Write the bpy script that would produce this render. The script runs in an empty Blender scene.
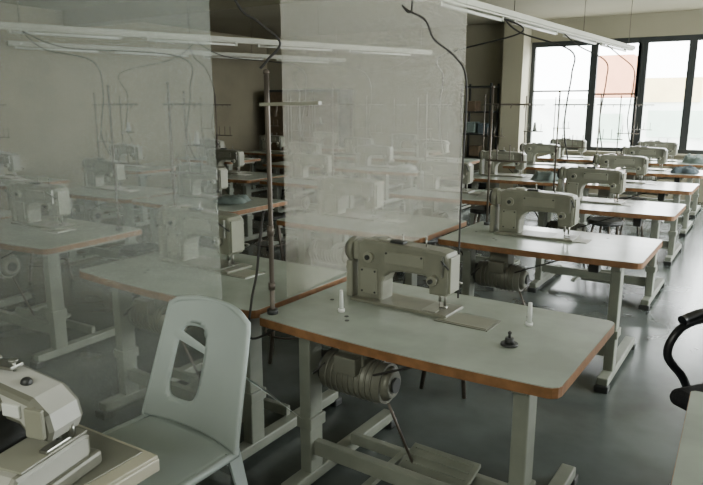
import bpy, bmesh, math, random
from mathutils import Vector, Matrix, noise
random.seed(7)
R = math.radians

# ------------------------------------------------------------------ materials
def mat(name, col, rough=0.6, metal=0.0, var=0.12, scale=6.0, bump=0.0, spec=0.5, col2=None):
    m = bpy.data.materials.new(name); m.use_nodes = True
    nt = m.node_tree; b = nt.nodes["Principled BSDF"]
    b.inputs["Roughness"].default_value = rough
    b.inputs["Metallic"].default_value = metal
    b.inputs["Specular IOR Level"].default_value = spec
    tc = nt.nodes.new("ShaderNodeTexCoord")
    n = nt.nodes.new("ShaderNodeTexNoise"); n.inputs["Scale"].default_value = scale
    n.inputs["Detail"].default_value = 5
    nt.links.new(tc.outputs["Object"], n.inputs["Vector"])
    r = nt.nodes.new("ShaderNodeValToRGB")
    c2 = col2 if col2 else tuple(c*(1-var*1.6) for c in col)
    r.color_ramp.elements[0].position = 0.35; r.color_ramp.elements[1].position = 0.65
    r.color_ramp.elements[0].color = (*c2, 1); r.color_ramp.elements[1].color = (*col, 1)
    nt.links.new(n.outputs["Fac"], r.inputs["Fac"])
    nt.links.new(r.outputs["Color"], b.inputs["Base Color"])
    if bump:
        bp = nt.nodes.new("ShaderNodeBump"); bp.inputs["Strength"].default_value = bump
        bp.inputs["Distance"].default_value = 0.02
        nt.links.new(n.outputs["Fac"], bp.inputs["Height"]); nt.links.new(bp.outputs["Normal"], b.inputs["Normal"])
    return m

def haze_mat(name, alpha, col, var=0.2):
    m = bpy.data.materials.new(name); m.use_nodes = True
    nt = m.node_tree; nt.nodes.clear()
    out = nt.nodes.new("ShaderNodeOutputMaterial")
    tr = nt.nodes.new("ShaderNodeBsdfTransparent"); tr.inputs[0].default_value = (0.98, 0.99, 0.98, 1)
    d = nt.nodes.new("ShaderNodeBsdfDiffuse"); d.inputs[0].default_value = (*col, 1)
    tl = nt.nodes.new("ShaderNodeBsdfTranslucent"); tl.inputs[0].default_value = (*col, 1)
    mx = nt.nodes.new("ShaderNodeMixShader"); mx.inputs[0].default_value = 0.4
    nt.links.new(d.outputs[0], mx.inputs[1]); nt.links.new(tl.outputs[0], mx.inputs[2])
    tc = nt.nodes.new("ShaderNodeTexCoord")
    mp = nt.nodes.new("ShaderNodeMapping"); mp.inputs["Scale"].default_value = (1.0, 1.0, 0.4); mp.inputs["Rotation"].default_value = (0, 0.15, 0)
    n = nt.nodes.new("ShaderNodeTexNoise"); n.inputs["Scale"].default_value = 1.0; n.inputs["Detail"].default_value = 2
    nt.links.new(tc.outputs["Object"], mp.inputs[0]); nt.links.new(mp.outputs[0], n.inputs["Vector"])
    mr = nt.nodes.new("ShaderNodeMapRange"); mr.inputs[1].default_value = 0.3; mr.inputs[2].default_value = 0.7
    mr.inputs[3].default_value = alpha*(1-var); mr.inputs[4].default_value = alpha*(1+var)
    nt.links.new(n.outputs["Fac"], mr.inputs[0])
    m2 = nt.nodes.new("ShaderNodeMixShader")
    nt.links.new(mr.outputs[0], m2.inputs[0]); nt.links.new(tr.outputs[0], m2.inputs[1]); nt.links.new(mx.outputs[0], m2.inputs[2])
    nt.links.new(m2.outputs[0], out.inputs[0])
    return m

M = dict(
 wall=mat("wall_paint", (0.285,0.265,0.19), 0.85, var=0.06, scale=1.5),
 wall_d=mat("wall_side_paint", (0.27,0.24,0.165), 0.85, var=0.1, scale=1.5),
 ceil=mat("ceiling_paint", (0.30,0.275,0.20), 0.9, var=0.06, scale=1.2),
 floor=mat("polished_concrete", (0.105,0.122,0.115), 0.22, var=0.28, scale=2.2, bump=0.04),
 top=mat("table_laminate", (0.39,0.43,0.375), 0.2, var=0.12, scale=5),
 edge=mat("plywood_edge", (0.26,0.125,0.05), 0.5, var=0.2, scale=25),
 steel=mat("painted_steel_leg", (0.23,0.245,0.20), 0.45, var=0.12, scale=8),
 dark=mat("dark_metal", (0.03,0.032,0.03), 0.45, var=0.2),
 rod=mat("thread_rod_metal", (0.12,0.10,0.08), 0.4, metal=0.5),
 mach=mat("machine_enamel", (0.225,0.225,0.175), 0.34, var=0.14, scale=10),
 mach2=mat("machine_panel", (0.28,0.28,0.22), 0.35, var=0.08),
 chrome=mat("worn_chrome", (0.38,0.38,0.34), 0.3, metal=0.9),
 motor=mat("motor_alloy", (0.19,0.19,0.15), 0.45, metal=0.2),
 white=mat("white_plastic", (0.72,0.74,0.70), 0.4, var=0.04),
 chairw=mat("chair_plastic", (0.50,0.57,0.55), 0.4, var=0.05, scale=3),
 olock=mat("overlock_enamel", (0.46,0.46,0.41), 0.35, var=0.08, scale=8),
 black=mat("black_plastic", (0.012,0.013,0.015), 0.35, var=0.1),
 mesh=mat("black_mesh_fabric", (0.02,0.02,0.025), 0.9, var=0.3, scale=150),
 cable=mat("cable_rubber", (0.03,0.028,0.025), 0.6),
 frame=mat("window_frame_metal", (0.02,0.024,0.024), 0.5),
 rail=mat("light_rail_enamel", (0.44,0.44,0.36), 0.5, var=0.06),
 tube=mat("fluorescent_tube_off", (0.58,0.58,0.52), 0.3, var=0.02),
 teal=mat("grey_green_cloth", (0.15,0.19,0.175), 0.9, scale=20),
 wcloth=mat("white_cloth", (0.42,0.43,0.39), 0.9, scale=20),
 blue=mat("blue_grey_cloth", (0.10,0.13,0.15), 0.9, scale=20),
 wood=mat("worn_wood", (0.12,0.085,0.05), 0.6, var=0.2, scale=14),
 cream=mat("cream_laminate", (0.42,0.40,0.30), 0.35, var=0.08),
 red=mat("red_paint", (0.35,0.05,0.03), 0.4),
 orange=mat("orange_facade", (0.64,0.30,0.18), 0.9, scale=1),
 yellow=mat("yellow_facade", (0.80,0.66,0.36), 0.9, scale=1),
 pale=mat("pale_facade", (0.80,0.84,0.80), 0.9, scale=1),
 green=mat("green_facade", (0.46,0.60,0.50), 0.9, scale=1),
 asphalt=mat("yard_ground", (0.6,0.6,0.57), 0.9, scale=1),
)

# ------------------------------------------------------------------ mesh builder
class MB:
    def __init__(s): s.bm = bmesh.new(); s.mats = []
    def mi(s, k):
        if k not in s.mats: s.mats.append(k)
        return s.mats.index(k)
    def box(s, c, d, k, rot=None, bev=0.0):
        mt = Matrix.Translation(Vector(c))
        if rot: mt = mt @ (Matrix.Rotation(rot[2],4,'Z') @ Matrix.Rotation(rot[1],4,'Y') @ Matrix.Rotation(rot[0],4,'X'))
        mt = mt @ Matrix.Diagonal((d[0],d[1],d[2],1))
        g = bmesh.ops.create_cube(s.bm, size=1, matrix=mt)
        for v in g['verts']:
            for f in v.link_faces: f.material_index = s.mi(k)
        if bev:
            es = list({e for v in g['verts'] for e in v.link_edges})
            bmesh.ops.bevel(s.bm, geom=es, offset=bev, segments=2, affect='EDGES', profile=0.5, material=s.mi(k))
    def cyl(s, a, b, r, k, r2=None, seg=14, smooth=True):
        a = Vector(a); b = Vector(b); d = b-a
        mt = Matrix.Translation((a+b)/2) @ d.to_track_quat('Z','Y').to_matrix().to_4x4()
        g = bmesh.ops.create_cone(s.bm, cap_ends=True, segments=seg, radius1=r, radius2=r if r2 is None else r2, depth=d.length, matrix=mt)
        i = s.mi(k)
        for f in {f for v in g['verts'] for f in v.link_faces}:
            f.material_index = i; f.smooth = smooth and len(f.verts) == 4
    def ball(s, c, r, k, sc=(1,1,1), sub=2):
        g = bmesh.ops.create_icosphere(s.bm, subdivisions=sub, radius=r, matrix=Matrix.Translation(Vector(c)) @ Matrix.Diagonal((*sc,1)))
        i = s.mi(k)
        for f in {f for v in g['verts'] for f in v.link_faces}: f.material_index = i; f.smooth = True
    def prism(s, pts, fn, t0, t1, k, kside=None, bev=0.0):
        a = [s.bm.verts.new(fn(p, t0)) for p in pts]; b = [s.bm.verts.new(fn(p, t1)) for p in pts]
        i = s.mi(k); j = s.mi(kside or k); n = len(pts)
        f1 = s.bm.faces.new(a); f2 = s.bm.faces.new(b[::-1]); f1.material_index = f2.material_index = i
        sides = []
        for q in range(n):
            f = s.bm.faces.new((a[q], b[q], b[(q+1)%n], a[(q+1)%n])); f.material_index = j; sides.append(f)
        bmesh.ops.recalc_face_normals(s.bm, faces=[f1,f2]+sides)
        if bev:
            es = list(set(f1.edges) | set(f2.edges))
            bmesh.ops.bevel(s.bm, geom=es, offset=bev, segments=2, affect='EDGES', profile=0.5)
    def tube(s, pts, r, k, seg=8, res=8):
        P = [Vector(p) for p in pts]; Q = []
        if len(P) > 2 and res > 1:
            for i in range(len(P)-1):
                p0 = P[max(i-1,0)]; p1 = P[i]; p2 = P[i+1]; p3 = P[min(i+2,len(P)-1)]
                for j in range(res):
                    t = j/res
                    Q.append(0.5*((2*p1)+(p2-p0)*t+(2*p0-5*p1+4*p2-p3)*t*t+(3*p1-p0-3*p2+p3)*t**3))
            Q.append(P[-1])
        else: Q = P
        i = s.mi(k); rings = []; up = Vector((0.13,0.21,0.97)).normalized()
        for q,p in enumerate(Q):
            t = (Q[min(q+1,len(Q)-1)]-Q[max(q-1,0)]).normalized()
            x = t.cross(up)
            if x.length < 1e-3: x = t.cross(Vector((1,0,0)))
            x.normalize(); up = x.cross(t).normalized()
            rings.append([s.bm.verts.new(p+(x*math.cos(2*math.pi*w/seg)+up*math.sin(2*math.pi*w/seg))*r) for w in range(seg)])
        for a,b in zip(rings, rings[1:]):
            for w in range(seg):
                f = s.bm.faces.new((a[w],a[(w+1)%seg],b[(w+1)%seg],b[w])); f.material_index = i; f.smooth = True
        for rr in (rings[0], rings[-1][::-1]):
            f = s.bm.faces.new(rr); f.material_index = i
    def mesh(s, name):
        me = bpy.data.meshes.new(name); s.bm.to_mesh(me); s.bm.free()
        for k in s.mats: me.materials.append(M[k])
        return me

def place(name, me, loc=(0,0,0), rz=0.0, sc=1.0):
    o = bpy.data.objects.new(name, me); o.location = loc; o.rotation_euler = (0,0,rz); o.scale = (sc,sc,sc)
    bpy.context.scene.collection.objects.link(o); return o
def simple(name, boxes):
    b = MB()
    for c,d,k in boxes: b.box(c,d,k)
    return place(name, b.mesh(name))

# ------------------------------------------------------------------ room shell
XL, XR, YF, YB, ZC = -9.6, 3.2, -2.0, 12.0, 3.05
simple("floor", [(((XL+XR)/2,(YF+YB)/2,-0.05),(XR-XL+0.4,YB-YF+0.4,0.1),"floor")])
simple("ceiling", [(((XL+XR)/2,(YF+YB)/2,ZC+0.05),(XR-XL+0.4,YB-YF+0.4,0.1),"ceil")])
W0, W1, WZ0, WZ1 = -3.52, 1.2, 0.78, 2.68
def span(x0,x1,z0,z1,k="wall"): return (((x0+x1)/2, YB+0.1, (z0+z1)/2),(x1-x0,0.2,z1-z0),k)
simple("wall_back", [span(XL-0.2,W0,0,ZC), span(W1,XR+0.2,0,ZC), span(W0,W1,0,WZ0), span(W0,W1,WZ1,ZC)])
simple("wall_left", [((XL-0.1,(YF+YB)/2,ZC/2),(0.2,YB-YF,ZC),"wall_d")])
simple("wall_front", [(((XL+XR)/2,YF-0.1,ZC/2),(XR-XL+0.4,0.2,ZC),"wall")])
def rs(y0,y1,z0,z1): return ((XR+0.1,(y0+y1)/2,(z0+z1)/2),(0.2,y1-y0,z1-z0),"wall")
simple("wall_right", [rs(YF,3,0,ZC), rs(11,YB,0,ZC), rs(3,11,0,0.9), rs(3,11,2.6,ZC)])
simple("column", [((-3.70,11.78,ZC/2),(0.36,0.44,ZC),"wall")])
simple("ceiling_beam", [((-6.7,6.9,2.93),(5.6,0.3,0.24),"ceil"), ((-1.5,6.9,2.98),(9,0.25,0.14),"ceil")])
simple("baseboard_back", [((-6.75,11.985,0.05),(5.7,0.03,0.1),"dark")])

mull = [-3.50,-2.42,-1.66,-0.90,-0.14,0.62,1.18]
for i in range(len(mull)-1):
    a, c = mull[i], mull[i+1]
    b = MB()
    wl = 0.05 if i != 2 else 0.12
    b.box((a+0.03,YB+0.06,(WZ0+WZ1)/2),(wl+0.02,0.07,WZ1-WZ0),"frame")
    b.box((c-0.03,YB+0.06,(WZ0+WZ1)/2),(0.05,0.07,WZ1-WZ0),"frame")
    b.box(((a+c)/2,YB+0.06,WZ0+0.035),(c-a,0.08,0.07),"frame")
    b.box(((a+c)/2,YB+0.06,WZ1-0.045),(c-a,0.08,0.09),"frame")
    if i == 0: b.box(((a+c)/2,YB+0.06,1.82),(c-a,0.06,0.03),"frame")
    elif i == 1: b.box(((a+c)/2,YB+0.06,1.76),(c-a,0.06,0.03),"frame")
    place("window_%d"%(i+1), b.mesh("window"))
b = MB()
b.box((XR+0.08,7,0.93),(0.1,8,0.06),"frame"); b.box((XR+0.08,7,2.57),(0.1,8,0.06),"frame")
for y in (3.03,4.6,6.2,7.8,9.4,10.97): b.box((XR+0.08,y,1.75),(0.08,0.06,1.7),"frame")
place("window_side", b.mesh("window_side"))
simple("trim_windowsill", [(((W0+W1)/2,YB-0.04,WZ0-0.02),(W1-W0,0.12,0.04),"wall")])

# outside
simple("yard_ground_outside", [((0,40,-1.05),(80,55,0.1),"asphalt")])
simple("factory_building", [((-3,32.0,0.4),(26,3,2.9),"pale"),((-5.3,31.5,2.8),(1.6,2,1.8),"orange"),((-2.9,31.4,2.2),(2.2,2,1.0),"yellow"),
    ((-2.4,31.3,0.8),(2.6,2,1.1),"green"),((-5.2,30.4,0.6),(0.9,0.1,1.2),"green")])

# ------------------------------------------------------------------ sewing table
TH = 0.75
def table_mesh():
    b = MB(); L, D = 1.2, 0.74
    pts = []
    n = 16
    for i in range(n+1):
        t = i/n; x = 0.02 + t*(L-0.06)
        pts.append((x, -0.028*math.sin(math.pi*t)**1.0 + 0.0))
    for a in (-60,-30,0): pts.append((L-0.04+0.04*math.cos(R(a)), 0.04+0.04*math.sin(R(a))))
    for a in (0,30,60,90): pts.append((L-0.03+0.03*math.cos(R(a)), D-0.03+0.03*math.sin(R(a))))
    pts += [(0.01,D),(0,D-0.01),(0,0.02)]
    b.prism(pts, lambda p,t: Vector((p[0],p[1],t)), TH-0.036, TH-0.003, "edge")
    b.prism([(0.6+(p[0]-0.6)*0.997, 0.37+(p[1]-0.37)*0.994) for p in pts], lambda p,t: Vector((p[0],p[1],t)), TH-0.003, TH, "top")
    b.box((0.72,0.42,TH+0.001),(0.22,0.14,0.004),"chrome")
    b.box((0.72,0.42,TH+0.0035),(0.20,0.12,0.002),"mach2")
    for x,y in ((0.3,0.2),(0.33,0.16),(0.9,0.6),(0.12,0.35)): b.cyl((x,y,TH-0.001),(x,y,TH+0.0015),0.009,"dark",seg=10)
    for x in (0.17,1.06):
        b.box((x,0.13,0.385),(0.055,0.085,0.66),"steel",bev=0.006)
        b.box((x,0.13,0.30),(0.075,0.10,0.05),"steel",bev=0.004)
        b.box((x,0.37,TH-0.056),(0.05,0.62,0.04),"steel",bev=0.004)
        b.box((x,0.36,0.055),(0.06,0.80,0.05),"steel",bev=0.006)
        for y in (-0.03,0.75): b.box((x,y,0.02),(0.075,0.06,0.04),"dark",bev=0.006)
    b.box((0.615,0.13,0.185),(0.85,0.035,0.065),"steel",bev=0.004)
    b.box((0.615,0.40,0.10),(0.85,0.03,0.05),"steel",bev=0.004)
    b.box((0.66,0.30,0.14),(0.30,0.22,0.018),"steel",rot=(R(14),0,0),bev=0.004)
    for i in range(5): b.box((0.66,0.22+i*0.04,0.128+i*0.0105),(0.26,0.012,0.012),"steel",rot=(R(14),0,0))
    b.cyl((0.56,0.30,0.14),(0.46,0.22,0.47),0.006,"rod")
    b.box((0.48,0.22,0.13),(0.03,0.36,0.02),"steel")
    z = 0.515
    b.cyl((0.22,0.20,z),(0.50,0.20,z),0.080,"motor",seg=24)
    for i in range(9): b.cyl((0.25+i*0.026,0.20,z),(0.257+i*0.026,0.20,z),0.086,"motor",seg=24)
    b.cyl((0.50,0.20,z),(0.525,0.20,z),0.07,"motor",r2=0.05,seg=20)
    b.cyl((0.525,0.20,z),(0.535,0.20,z),0.03,"dark",seg=20)
    b.cyl((0.17,0.20,z),(0.22,0.20,z),0.06,"dark",seg=20)
    b.cyl((0.14,0.20,z),(0.17,0.20,z),0.05,"chrome",seg=20)
    b.box((0.36,0.20,0.645),(0.12,0.12,0.13),"motor",bev=0.008)
    b.box((0.36,0.12,0.59),(0.10,0.05,0.07),"motor",bev=0.005)
    b.tube([(0.24,0.14,0.56),(0.16,0.10,0.50),(0.12,0.16,0.62),(0.05,0.14,0.70)],0.006,"cable",seg=6,res=5)
    b.tube([(0.46,0.14,0.56),(0.55,0.14,0.60),(0.72,0.16,0.67),(0.82,0.18,0.70)],0.005,"cable",seg=6,res=5)
    b.tube([(0.15,0.20,0.565),(0.15,0.46,0.73)],0.005,"cable",seg=6)
    b.box((0.90,0.30,0.655),(0.06,0.08,0.11),"dark",bev=0.006)
    b.box((0.80,0.52,0.67),(0.30,0.26,0.06),"mach",bev=0.006)
    return b.mesh("sewing_table")

def machine_mesh():
    b = MB()
    b.box((0,0,0.007),(0.50,0.18,0.014),"mach",bev=0.003)
    b.box((0.155,0,0.014),(0.07,0.15,0.004),"chrome")
    prof = [(-0.235,0.01),(-0.10,0.01),(-0.098,0.10),(-0.085,0.13),(-0.055,0.155),(0.0,0.165),(0.125,0.165),(0.14,0.15),(0.145,0.085),
            (0.225,0.085),(0.235,0.10),(0.238,0.25),(0.225,0.275),(0.19,0.283),(-0.10,0.292),(-0.20,0.292),(-0.232,0.275)]
    b.prism(prof, lambda p,t: Vector((p[0],t,p[1])), -0.055, 0.055, "mach", bev=0.012)
    for sgn in (-1,1):
        b.box((-0.165,sgn*0.058,0.10),(0.09,0.010,0.12),"mach2",bev=0.003)
        b.box((0.02,sgn*0.058,0.225),(0.20,0.008,0.055),"mach2",bev=0.003)
        b.cyl((-0.165,sgn*0.055,0.215),(-0.165,sgn*0.072,0.215),0.026,"mach2",seg=20)
        b.cyl((-0.165,sgn*0.072,0.215),(-0.165,sgn*0.08,0.215),0.012,"dark",seg=20)
    for x,z in ((-0.2,0.05),(-0.13,0.05),(-0.2,0.15),(-0.13,0.15),(-0.07,0.245),(0.11,0.245)):
        b.cyl((x,-0.06,z),(x,-0.066,z),0.005,"dark",seg=8)
    b.box((-0.245,0,0.235),(0.03,0.10,0.09),"mach2",bev=0.008)
    b.cyl((-0.262,0,0.228),(-0.292,0,0.228),0.062,"mach",seg=28)
    b.cyl((-0.292,0,0.228),(-0.312,0,0.228),0.052,"dark",r2=0.045,seg=28)
    b.box((-0.285,0,0.09),(0.035,0.10,0.18),"mach2",bev=0.01)
    b.box((0.240,0,0.18),(0.010,0.09,0.16),"mach2",bev=0.003)
    b.cyl((0.175,0,0.09),(0.175,0,0.045),0.007,"chrome"); b.cyl((0.175,0,0.045),(0.175,0,0.014),0.0025,"chrome",seg=6)
    b.cyl((0.20,0,0.09),(0.20,0,0.03),0.006,"chrome"); b.box((0.195,-0.005,0.022),(0.035,0.018,0.008),"chrome",bev=0.002)
    b.cyl((0.17,-0.055,0.155),(0.17,-0.085,0.155),0.022,"mach2",seg=18); b.cyl((0.17,-0.085,0.155),(0.17,-0.10,0.155),0.01,"dark",seg=12)
    b.box((0.215,-0.065,0.22),(0.008,0.014,0.09),"chrome")
    b.tube([(0.22,0.055,0.13),(0.24,0.08,0.12),(0.20,0.095,0.10)],0.005,"chrome",seg=6)
    for x in (-0.02,0.10): b.cyl((x,0,0.285),(x,0,0.325),0.004,"chrome",seg=8); b.ball((x,0,0.327),0.007,"chrome",sub=1)
    b.cyl((-0.12,0.0,0.29),(-0.12,0.0,0.302),0.03,"mach2",seg=20)
    b.box((-0.03,-0.02,0.295),(0.07,0.04,0.012),"dark",bev=0.003)
    b.cyl((0.235,-0.05,0.21),(0.235,-0.12,0.26),0.004,"dark",seg=6)
    return b.mesh("sewing_machine")

def stand_mesh(full=True):
    b = MB()
    b.cyl((0,0,0),(0,0,0.02),0.022,"dark",seg=14)
    b.cyl((0,0,0),(0,0,0.93),0.0075,"rod",seg=10)
    b.cyl((0,0,0.40),(0,0,0.46),0.011,"rod",seg=10)
    b.cyl((-0.04,0,0.825),(0.26,0,0.825),0.006,"rod",seg=8)
    for x in (0.05,0.14,0.23):
        b.tube([(x,0,0.83),(x,-0.02,0.815),(x,-0.03,0.80)],0.003,"rod",seg=6,res=3)
        b.cyl((x,0,0.45),(x,0,0.56),0.004,"rod",seg=6)
    b.cyl((-0.02,0,0.45),(0.26,0,0.45),0.006,"rod",seg=8)
    b.ball((0,0,0.94),0.012,"rod",sub=1)
    if full:
        b.cyl((0.14,0,0.455),(0.14,0,0.465),0.04,"dark",seg=18)
        b.cyl((0.14,0,0.465),(0.14,0,0.58),0.028,"wcloth",r2=0.015,seg=18)
    return b.mesh("thread_stand")

def stand2_mesh():
    b = MB()
    b.cyl((0,0,0),(0,0,0.02),0.022,"dark",seg=14)
    b.tube([(0,0,0),(0.002,0.001,0.5),(0,0,0.93)],0.0095,"rod",seg=10,res=3)
    b.box((0.11,0,0.825),(0.28,0.018,0.012),"mach2",rot=(0,R(-1.0),0))
    for x in (0.05,0.20): b.cyl((x,0,0.82),(x,-0.01,0.78),0.003,"rod",seg=6)
    b.cyl((0,0,0.32),(0,0,0.36),0.014,"rod",seg=10)
    b.cyl((0,0,0.10),(0,0,0.13),0.014,"rod",seg=10)
    b.ball((0,0,0.94),0.014,"rod",sub=1)
    return b.mesh("thread_stand")

tm, mm, smf, sme, sm2 = table_mesh(), machine_mesh(), stand_mesh(True), stand_mesh(False), stand2_mesh()
cnt = 0
def station(x, y, rz=0.0, first=False, mx=0.42, my=0.48, mrot=0.0, sp=None, msc=1.0):
    global cnt
    cnt += 1
    def w(lx, ly, lz=0.0):
        c, s = math.cos(rz), math.sin(rz)
        return (x+lx*c-ly*s, y+lx*s+ly*c, lz)
    place("sewing_table", tm, (x,y,0), rz)
    place("sewing_machine", mm, w(mx,my,TH+0.0005), rz+mrot, msc)
    if sp is not None: place("thread_stand", sm2 if first else (smf if cnt%7==0 else sme), w(sp[0],sp[1],TH+0.0005), rz)
rows = [3.65,5.37,7.05,8.72,10.3]
station(-1.590,1.875,R(-3),True,mx=0.415,my=0.47,sp=(0.035,0.06),msc=0.91)
station(-2.835,1.965,R(-2.5),mx=0.45,my=0.45,sp=(0.04,0.62))
station(-4.62,2.15,R(1),mx=0.5,sp=(1.1,0.62))
station(-5.9,2.15,0,sp=(0.9,0.6))
cols = [-1.60,-2.86,-4.62,-5.88,-7.7]
for r,y in enumerate(rows):
    for c,x in enumerate(cols):
        if (r==4 and c in (2,)) : continue
        jx, jy = random.uniform(-0.03,0.03), random.uniform(-0.04,0.04)
        if c == 0: jx = 0; jy = 0
        dx = 0.25 if c>=2 else 0
        station(x+jx, y+jy+dx*0.6, R(random.uniform(-1.5,1.0)) if c else R(-2.0), mx=(0.46 if c==0 else 0.38)+random.uniform(0,0.06), my=0.46+random.uniform(-0.04,0.05),
                mrot=R(random.uniform(-4,4)), sp=(0.05+random.uniform(0,0.1),0.62))

place("sewing_table", tm, (-0.06,1.28,0), 0)
def small(name, fn, loc):
    b = MB(); fn(b); place(name, b.mesh(name), loc)
def peg(b):
    b.cyl((0,0,0),(0,0,0.012),0.014,"white"); b.cyl((0,0,0.012),(0,0,0.09),0.009,"white",r2=0.007)
small("bobbin_peg", peg, (-1.33,2.10,TH+0.0005)); small("bobbin_peg", peg, (-0.63,2.33,TH+0.0005))
def knob(b):
    b.cyl((0,0,0),(0,0,0.008),0.030,"dark",seg=20); b.cyl((0,0,0.008),(0,0,0.028),0.018,"dark",r2=0.014); b.cyl((0,0,0.028),(0,0,0.045),0.005,"dark"); b.ball((0,0,0.045),0.008,"dark",sub=1)
small("bobbin_winder_knob", knob, (-0.63,2.09,TH+0.0005))

# ------------------------------------------------------------------ fabric piles
def cloth(name, loc, sx, sy, h, k):
    b = MB(); n = 22; seed = random.uniform(0,50); g = []
    for i in range(n+1):
        row = []
        for j in range(n+1):
            u, v = i/n*2-1, j/n*2-1
            rad = min(1, (abs(u)**4+abs(v)**4)**(1/4))
            nz = noise.noise(Vector((u*1.5+seed,v*1.5,0.3)))
            n2 = abs(noise.noise(Vector((u*5+seed,v*5,2.3))))
            z = max(0.002, h*(1-rad**6)*(0.75+0.5*nz+0.5*n2))
            w = 1+0.25*nz
            row.append(b.bm.verts.new((u*sx/2*w, v*sy/2*w, z)))
        g.append(row)
    i0 = b.mi(k)
    for i in range(n):
        for j in range(n):
            f = b.bm.faces.new((g[i][j],g[i+1][j],g[i+1][j+1],g[i][j+1])); f.smooth = True; f.material_index = i0
    place(name, b.mesh(name), loc)
for x,y,sx,sy,h,k in [(-0.62,9.0,0.3,0.35,0.07,"blue"),(-3.75,4.15,0.3,0.3,0.05,"teal"),(-1.9,5.65,0.3,0.3,0.05,"wcloth"),
    (-1.9,7.35,0.3,0.35,0.07,"teal"),(-0.62,10.6,0.3,0.35,0.12,"teal"),(-3.7,7.45,0.3,0.35,0.07,"wcloth")]:
    cloth("fabric_pile", (x,y,TH+0.004), sx, sy, h, k)

# ------------------------------------------------------------------ stools
def stool_mesh():
    b = MB()
    b.cyl((0,0,0.43),(0,0,0.46),0.165,"dark",seg=28)
    b.cyl((0,0,0.46),(0,0,0.475),0.165,"dark",r2=0.15,seg=28)
    for a in range(4):
        c, s = math.cos(a*math.pi/2+0.6), math.sin(a*math.pi/2+0.6)
        b.cyl((0.11*c,0.11*s,0.43),(0.18*c,0.18*s,0),0.012,"rod")
    pts = [(0.155*math.cos(t*math.pi/8),0.155*math.sin(t*math.pi/8),0.17) for t in range(17)]
    b.tube(pts,0.007,"rod",seg=6,res=2)
    return b.mesh("stool")
st = stool_mesh()
for p in [(-1.30,3.22),(-2.35,3.1),(-4.0,3.35),(-2.3,4.95),(-1.1,6.6),(-4.1,5.1),(-2.35,6.65),(-5.3,3.4),(-1.1,8.3)]:
    place("stool", st, (p[0],p[1],0), random.random())

# ------------------------------------------------------------------ monobloc chair
def plastic_chair():
    b = MB(); bm = b.bm; k = b.mi("chairw")
    n, m_ = 40, 48
    def hw(t):
        h = 0.25-0.045*t
        if t > 0.93:
            q = (t-0.93)/0.07
            h -= 0.035*(1-math.sqrt(max(0.0,1-q*q)))
        return h
    def bp(s_, t):
        return Vector((s_*hw(t), 0.20+0.13*t+0.035*(1-s_*s_), 0.42+0.45*t-0.012*(abs(s_)**3)*t))
    A, C, T0, S0, PW = 0.34, 0.31, 0.48, -0.36, 3.8   # slot
    def inside(s_,t): return (abs(s_-S0)/A)**PW+(abs(t-T0)/C)**PW
    g = []
    for j in range(m_+1):
        row = []
        for i in range(n+1):
            s_ = i/n*2-1; t = j/m_
            q = inside(s_,t)
            if 0.75 < q < 1.32:
                f = q**(-1/PW); s_ = S0+(s_-S0)*f; t = T0+(t-T0)*f
            row.append(bm.verts.new(bp(s_,t)))
        g.append(row)
    fs = []
    for j in range(m_):
        for i in range(n):
            s_ = (i+0.5)/n*2-1; t = (j+0.5)/m_
            if inside(s_,t) < 1.0: continue
            fs.append(bm.faces.new((g[j][i],g[j][i+1],g[j+1][i+1],g[j+1][i])))
    h = []
    for j in range(15):
        t = j/14; row = []
        for i in range(17):
            s_ = i/16*2-1
            half = 0.24-0.005*t
            y = -0.24+0.47*t
            z = 0.425 - 0.018*(1-s_*s_)*math.sin(math.pi*t) - 0.03*max(0,(0.12-t)/0.12)**2 - 0.012*abs(s_)**6
            row.append(bm.verts.new((s_*half,y,z)))
        h.append(row)
    for j in range(14):
        for i in range(16): fs.append(bm.faces.new((h[j][i],h[j][i+1],h[j+1][i+1],h[j+1][i])))
    for f in fs: f.smooth = True; f.material_index = k
    loose = [v for v in bm.verts if not v.link_faces]
    for v in loose: bm.verts.remove(v)
    bmesh.ops.recalc_face_normals(bm, faces=fs)
    bmesh.ops.solidify(bm, geom=fs, thickness=0.008)
    b.tube([(-0.235,0.22,0.41),(-0.24,0,0.405),(-0.24,-0.22,0.395),(-0.15,-0.25,0.385),(0.15,-0.25,0.385),(0.24,-0.22,0.395),(0.24,0,0.405),(0.235,0.22,0.41)],0.014,"chairw",seg=8,res=5)
    rim = [bp(-1,j/20) for j in range(0,21)] + [bp(s_/6,1.0) for s_ in range(-5,6)] + [bp(1,1-j/20) for j in range(0,21)]
    b.tube(rim,0.010,"chairw",seg=8,res=1)
    sl = []
    for q in range(49):
        a = q/48*2*math.pi; ca, sa = math.cos(a), math.sin(a)
        sl.append(bp(S0+A*math.copysign(abs(ca)**(2/PW),ca), T0+C*math.copysign(abs(sa)**(2/PW),sa)))
    b.tube(sl,0.007,"chairw",seg=8,res=1)
    for sx in (-1,1):
        for (yt,yb) in ((-0.22,-0.26),(0.21,0.29)):
            for (ox,oy,dx,dy) in ((0,0,0.012,0.055),(-sx*0.022,math.copysign(0.022,yt),0.05,0.012)):
                vs = []
                for z,yy,xx,w in ((0.42,yt,0.225,1.0),(0.0,yb,0.25,0.6)):
                    for qx,qy in ((-1,-1),(1,-1),(1,1),(-1,1)):
                        vs.append(bm.verts.new((sx*xx+ox*w+qx*dx*w/2, yy+oy*w+qy*dy*w/2, z)))
                q = []
                for i in range(4): q.append(bm.faces.new((vs[i],vs[(i+1)%4],vs[4+(i+1)%4],vs[4+i])))
                q.append(bm.faces.new(vs[0:4][::-1])); q.append(bm.faces.new(vs[4:8]))
                bmesh.ops.recalc_face_normals(bm, faces=q)
                for f in q: f.material_index = k
    return b.mesh("plastic_chair")
place("plastic_chair", plastic_chair(), (-1.62,1.29,0), R(-5))

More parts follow.
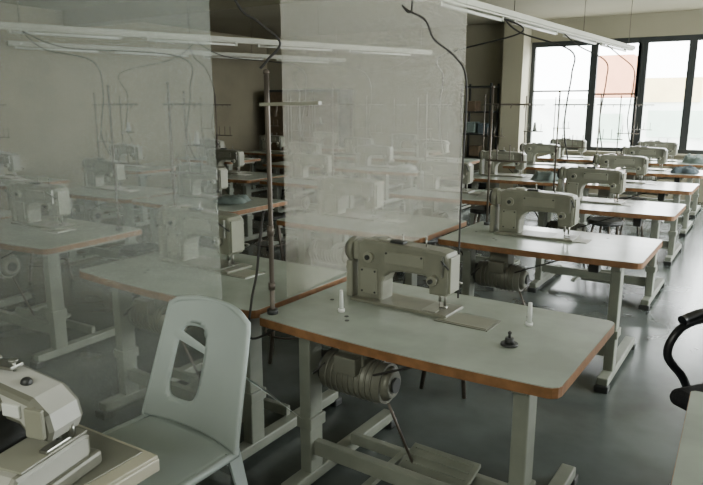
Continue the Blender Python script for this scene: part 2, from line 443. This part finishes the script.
# ------------------------------------------------------------------ overlock table + machine
b = MB()
b.box((-1.62,0.60,0.725),(1.0,0.70,0.034),"cream",bev=0.004)
b.box((-1.62,0.60,0.746),(0.995,0.695,0.008),"cream",bev=0.002)
b.box((-1.49,0.715,0.7525),(0.66,0.44,0.005),"motor",bev=0.002)
for x in (-2.0,-1.25):
    b.box((x,0.60,0.38),(0.055,0.085,0.66),"steel",bev=0.006); b.box((x,0.60,0.03),(0.06,0.66,0.06),"steel",bev=0.006)
b.box((-1.62,0.60,0.2),(0.75,0.03,0.06),"steel")
place("overlock_table", b.mesh("overlock_table"))
def overlock():
    b = MB()
    b.box((0,0,0.02),(0.38,0.28,0.04),"motor",bev=0.01)
    side = [(-0.125,0.035),(0.12,0.035),(0.13,0.06),(0.13,0.20),(0.11,0.235),(0.0,0.245),(-0.045,0.225),(-0.075,0.17),(-0.12,0.13),(-0.13,0.06)]
    b.prism(side, lambda p,t: Vector((t,p[0],p[1])), -0.18, 0.06, "olock", bev=0.014)
    low = [(-0.125,0.035),(0.10,0.035),(0.11,0.05),(0.11,0.095),(0.09,0.105),(-0.115,0.105),(-0.13,0.09)]
    b.prism(low, lambda p,t: Vector((t,p[0],p[1])), 0.062, 0.185, "olock", bev=0.012)
    arm = [(-0.15,0.20),(0.04,0.175),(0.10,0.165),(0.13,0.135),(0.18,0.135),(0.19,0.16),(0.18,0.20),(0.14,0.235),(0.0,0.268),(-0.12,0.275),(-0.155,0.255)]
    b.prism(arm, lambda p,t: Vector((p[0],t,p[1])), -0.02, 0.095, "olock", bev=0.016)
    b.box((0.158,-0.026,0.185),(0.05,0.012,0.07),"mach2",bev=0.003)
    b.box((0.09,-0.024,0.205),(0.05,0.008,0.03),"white",bev=0.002)
    b.box((-0.06,-0.132,0.085),(0.21,0.012,0.075),"white",bev=0.004)
    b.box((-0.10,-0.140,0.10),(0.08,0.004,0.018),"red")
    b.box((0.125,-0.135,0.07),(0.10,0.012,0.05),"mach2",bev=0.004)
    b.box((0.061,-0.02,0.12),(0.003,0.20,0.16),"dark")
    for x,z in ((-0.15,0.06),(0.03,0.06),(-0.15,0.115),(0.03,0.115)): b.cyl((x,-0.138,z),(x,-0.143,z),0.006,"dark",seg=10)
    b.box((-0.06,-0.070,0.195),(0.20,0.012,0.07),"mach2",rot=(R(-26),0,0),bev=0.004)
    for i in range(4):
        x = -0.135+i*0.05
        b.cyl((x,-0.07,0.20),(x,-0.092,0.211),0.017,"chrome",seg=18); b.cyl((x,-0.092,0.211),(x,-0.118,0.224),0.012,"dark",r2=0.010,seg=14)
        b.cyl((x+0.02,0.045,0.265),(x+0.02,0.045,0.29),0.004,"chrome",seg=8); b.cyl((x+0.02,0.045,0.29),(x+0.02,0.045,0.295),0.011,"chrome",seg=12)
    b.box((-0.04,0.05,0.275),(0.16,0.04,0.010),"chrome",bev=0.003)
    b.cyl((0.165,0.03,0.15),(0.165,0.03,0.115),0.006,"chrome"); b.cyl((0.180,0.055,0.15),(0.180,0.055,0.118),0.008,"chrome")
    b.box((0.17,0.015,0.115),(0.025,0.08,0.010),"chrome",bev=0.003)
    b.box((0.13,0.0,0.108),(0.11,0.20,0.006),"mach2",bev=0.002)
    b.cyl((-0.18,0.05,0.14),(-0.21,0.05,0.14),0.065,"olock",seg=28); b.cyl((-0.21,0.05,0.14),(-0.228,0.05,0.14),0.05,"dark",seg=28)
    b.ball((0.085,0.03,0.25),0.014,"dark",sub=2)
    return b.mesh("overlock_machine")
place("overlock_machine", overlock(), (-1.34,0.69,0.7555), R(12), 0.92)

# ------------------------------------------------------------------ black office chair
def office_chair():
    b = MB()
    for i in range(5):
        a = i*2*math.pi/5+0.3; c, s = math.cos(a), math.sin(a)
        b.tube([(0,0,0.10),(0.15*c,0.15*s,0.10),(0.29*c,0.29*s,0.07)],0.02,"black",seg=8,res=3)
        b.cyl((0.29*c-0.02*s,0.29*s+0.02*c,0.03),(0.29*c+0.02*s,0.29*s-0.02*c,0.03),0.03,"black",seg=16)
        b.cyl((0.29*c,0.29*s,0.03),(0.29*c,0.29*s,0.075),0.012,"black",seg=8)
    b.cyl((0,0,0.08),(0,0,0.30),0.03,"black"); b.cyl((0,0,0.28),(0,0,0.40),0.02,"chrome")
    b.box((0,0,0.445),(0.48,0.47,0.07),"mesh",bev=0.03)
    for sx in (-1,1):
        x = sx*0.27
        b.tube([(x*0.75,0.12,0.41),(x,0.14,0.43),(x*1.04,0.17,0.56),(x*1.02,0.12,0.70),(x,-0.04,0.73),(x,-0.17,0.70),(x*1.03,-0.21,0.60),(x*1.0,-0.13,0.50),(x,-0.08,0.43),(x*0.75,-0.08,0.41)],0.017,"black",seg=10,res=6)
        b.tube([(x,0.12,0.735),(x,-0.04,0.755),(x,-0.16,0.735)],0.022,"black",seg=10,res=4)
    g = []; bm = b.bm
    for j in range(11):
        t = j/10; row = []
        for i in range(11):
            s_ = i/10*2-1
            row.append(bm.verts.new((s_*(0.22-0.03*t), 0.25+0.06*t-0.04*s_*s_+0.0, 0.52+0.44*t)))
        g.append(row)
    fs = []
    for j in range(10):
        for i in range(10):
            f = bm.faces.new((g[j][i],g[j][i+1],g[j+1][i+1],g[j+1][i])); f.smooth = True; f.material_index = b.mi("mesh"); fs.append(f)
    bmesh.ops.solidify(bm, geom=fs, thickness=0.01)
    b.tube([(-0.22,0.21,0.52),(-0.20,0.25,0.80),(-0.19,0.27,0.94),(-0.12,0.30,0.97),(0.12,0.30,0.97),(0.19,0.27,0.94),(0.20,0.25,0.80),(0.22,0.21,0.52),(0,0.25,0.50),(-0.22,0.21,0.52)],0.016,"black",seg=8,res=5)
    b.tube([(0,0.1,0.40),(0,0.26,0.42),(0,0.29,0.55),(0,0.28,0.70)],0.02,"black",seg=8,res=5)
    return b.mesh("office_chair")
place("office_chair", office_chair(), (0.172,2.70,0), R(-38))

# ------------------------------------------------------------------ light rails
def rail(name, p0, p1, tubes=True):
    b = MB(); a = Vector(p0); c = Vector(p1); d = (c-a); L = d.length; ang = math.atan2(d.y,d.x)
    b.box((L/2,0,0),(L,0.10,0.05),"rail",bev=0.004)
    b.box((L/2,0,-0.03),(L,0.05,0.02),"rail")
    n = int(L/1.3)
    for i in range(n):
        x0 = 0.1+i*(L-0.2)/n
        if tubes:
            b.cyl((x0,0.0,-0.065),(x0+1.15,0.0,-0.065),0.014,"tube",seg=10)
            for q in (x0,x0+1.15): b.box((q,0,-0.055),(0.03,0.03,0.045),"rail")
        b.box((x0+0.6,0.053,0),(0.05,0.02,0.04),"dark")
    for i in range(int(L/2)+1):
        x = 0.2+i*(L-0.4)/max(1,int(L/2))
        b.cyl((x,0,0.02),(x,0,ZC-p0[2]+0.001),0.004,"rod",seg=6)
    place(name, b.mesh(name), p0, ang)
rail("light_rail", (-2.42,1.9,2.40), (-1.60,10.6,2.40))
rail("light_rail", (-6.86,4.1,2.40), (-4.45,9.7,2.40))
rail("light_rail", (-9.2,5.6,2.45), (-7.0,11.2,2.45))

# ------------------------------------------------------------------ cables
def cable(pts, r=0.006):
    b = MB(); b.tube(pts, r, "cable", seg=7, res=8); place("power_cable", b.mesh("power_cable"))
cable([(-1.585,1.94,1.705),(-1.56,1.96,1.74),(-1.52,1.98,1.80),(-1.58,1.93,1.87),(-1.657,1.894,1.95),(-1.78,1.85,2.3),(-1.82,1.84,3.05)],0.005)
cable([(-1.572,1.92,1.17),(-1.585,1.905,1.05),(-1.60,1.90,0.92),(-1.62,1.885,0.80),(-1.61,1.86,0.66),(-1.55,1.95,0.68)],0.005)
cable([(-0.96,2.43,0.78),(-0.964,2.432,1.0),(-0.962,2.43,1.3),(-0.955,2.432,1.55),(-0.96,2.42,1.69),(-1.00,2.39,1.76),(-1.07,2.36,1.82),(-1.10,2.34,1.89),(-1.17,2.29,1.94),(-1.13,2.28,2.01),(-1.28,2.2,3.05)],0.004)
for i,(x,y) in enumerate([(-1.45,6.1),(-1.45,7.75),(-1.4,9.4),(-2.7,6.1)]):
    rx = -2.42 + (y-1.9)/8.7*0.82
    cable([(rx,y-0.1,2.35),(rx+0.15,y-0.05,2.22),(x+0.02,y,2.05),(x+0.04,y+0.02,1.85),(x+0.02,y,1.6),(x,y+0.05,1.35),(x+0.05,y+0.05,1.08)],0.008)
for (x,y) in [(-4.4,4.3),(-5.6,4.3),(-4.4,6.1),(-5.7,6.0),(-4.5,7.8),(-5.7,7.8),(-7.4,6.1),(-6.0,9.4)]:
    rx = -6.86 + (y-4.1)/5.6*2.41
    cable([(rx,y,2.35),(rx*0.7+x*0.3,y,2.15),(x-0.05,y,2.0),(x+0.05,y+0.02,1.7),(x,y,1.3),(x+0.1,y,1.08)],0.005)

# ------------------------------------------------------------------ storage
b = MB()
for x in (-4.55,-4.0):
    for y in (11.35,11.75): b.box((x,y,0.98),(0.035,0.035,1.96),"dark")
for z in (0.15,0.6,1.05,1.45,1.9): b.box((-4.275,11.55,z),(0.56,0.42,0.03),"dark")
for x,z,k in ((-4.4,1.17,"teal"),(-4.15,1.15,"blue"),(-4.3,0.74,"wood"),(-4.2,0.28,"wcloth"),(-4.4,1.55,"wood")): b.box((x,11.55,z),(0.2,0.3,0.2),k,bev=0.02)
place("storage_rack", b.mesh("storage_rack"))
b = MB()
b.box((-8.2,11.65,0.95),(1.95,0.55,1.9),"dark",bev=0.01)
for i in range(3): b.box((-8.84+i*0.64,11.36,0.95),(0.60,0.02,1.8),"wood"); b.cyl((-8.61+i*0.64,11.34,1.0),(-8.61+i*0.64,11.34,1.15),0.01,"chrome")
place("storage_cabinet", b.mesh("storage_cabinet"))

# ------------------------------------------------------------------ added sheets imitating glass reflections (haze on both faces)
M["hazeA"] = haze_mat("reflection_haze_cool", 0.155, (0.88,0.94,0.90), 0.12)
M["hazeB"] = haze_mat("reflection_haze_warm", 0.165, (0.98,0.95,0.84), 0.08)
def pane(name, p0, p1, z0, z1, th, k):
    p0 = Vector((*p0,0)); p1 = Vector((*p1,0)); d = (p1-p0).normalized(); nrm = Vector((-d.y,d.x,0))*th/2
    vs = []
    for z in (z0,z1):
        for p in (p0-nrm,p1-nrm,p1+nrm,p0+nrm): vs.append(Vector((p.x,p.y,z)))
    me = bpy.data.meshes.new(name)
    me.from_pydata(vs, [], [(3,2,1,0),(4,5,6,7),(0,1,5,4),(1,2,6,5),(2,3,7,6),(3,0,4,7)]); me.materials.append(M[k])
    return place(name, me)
pane("reflection_haze_pane", (-8.5,1.80), (-1.70,1.80), 0.0, ZC, 0.008, "hazeA")  # no real partition: pale veil imitating the reflection over the left side
pane("reflection_haze_sheet", (-1.625,2.13), (-1.70,4.27), 0.755, ZC, 0.008, "hazeB")  # added translucent sheet, imitates a white panel reflected in the window glass

# ------------------------------------------------------------------ lights
def area(name, loc, target, sx, sy, e, col=(1,1,1)):
    l = bpy.data.lights.new(name,'AREA'); l.shape='RECTANGLE'; l.size=sx; l.size_y=sy; l.energy=e; l.color=col
    o = bpy.data.objects.new(name,l); o.location=loc
    o.rotation_euler=(Vector(target)-Vector(loc)).to_track_quat('-Z','Y').to_euler()
    bpy.context.scene.collection.objects.link(o)
area("sky_light_back", (-1.2,14.0,4.4), (-2.2,8.0,0.7), 6, 2.4, 1800, (0.93,1.0,0.95))
area("daylight_side", (3.6,7.0,2.0), (-3,6.5,0.7), 8, 1.7, 190, (0.94,1.0,0.92))
area("fill_light_front", (-0.6,-1.6,2.4), (-3.0,4,1.2), 2.6, 1.2, 82, (0.97,1.0,0.90))  # added fill lamp behind the camera, brightens the near tables and haze sheets

w = bpy.data.worlds.new("world"); bpy.context.scene.world = w; w.use_nodes = True
bg = w.node_tree.nodes["Background"]; bg.inputs[0].default_value = (0.95,0.99,0.99,1); bg.inputs[1].default_value = 15

# ------------------------------------------------------------------ camera
cd = bpy.data.cameras.new("camera"); cd.sensor_width = 36; cd.lens = 36*640/703
cam = bpy.data.objects.new("camera", cd); cam.location = (0,0,1.57)
cam.rotation_euler = (R(90-12.1),0,R(31.4))
bpy.context.scene.collection.objects.link(cam); bpy.context.scene.camera = cam
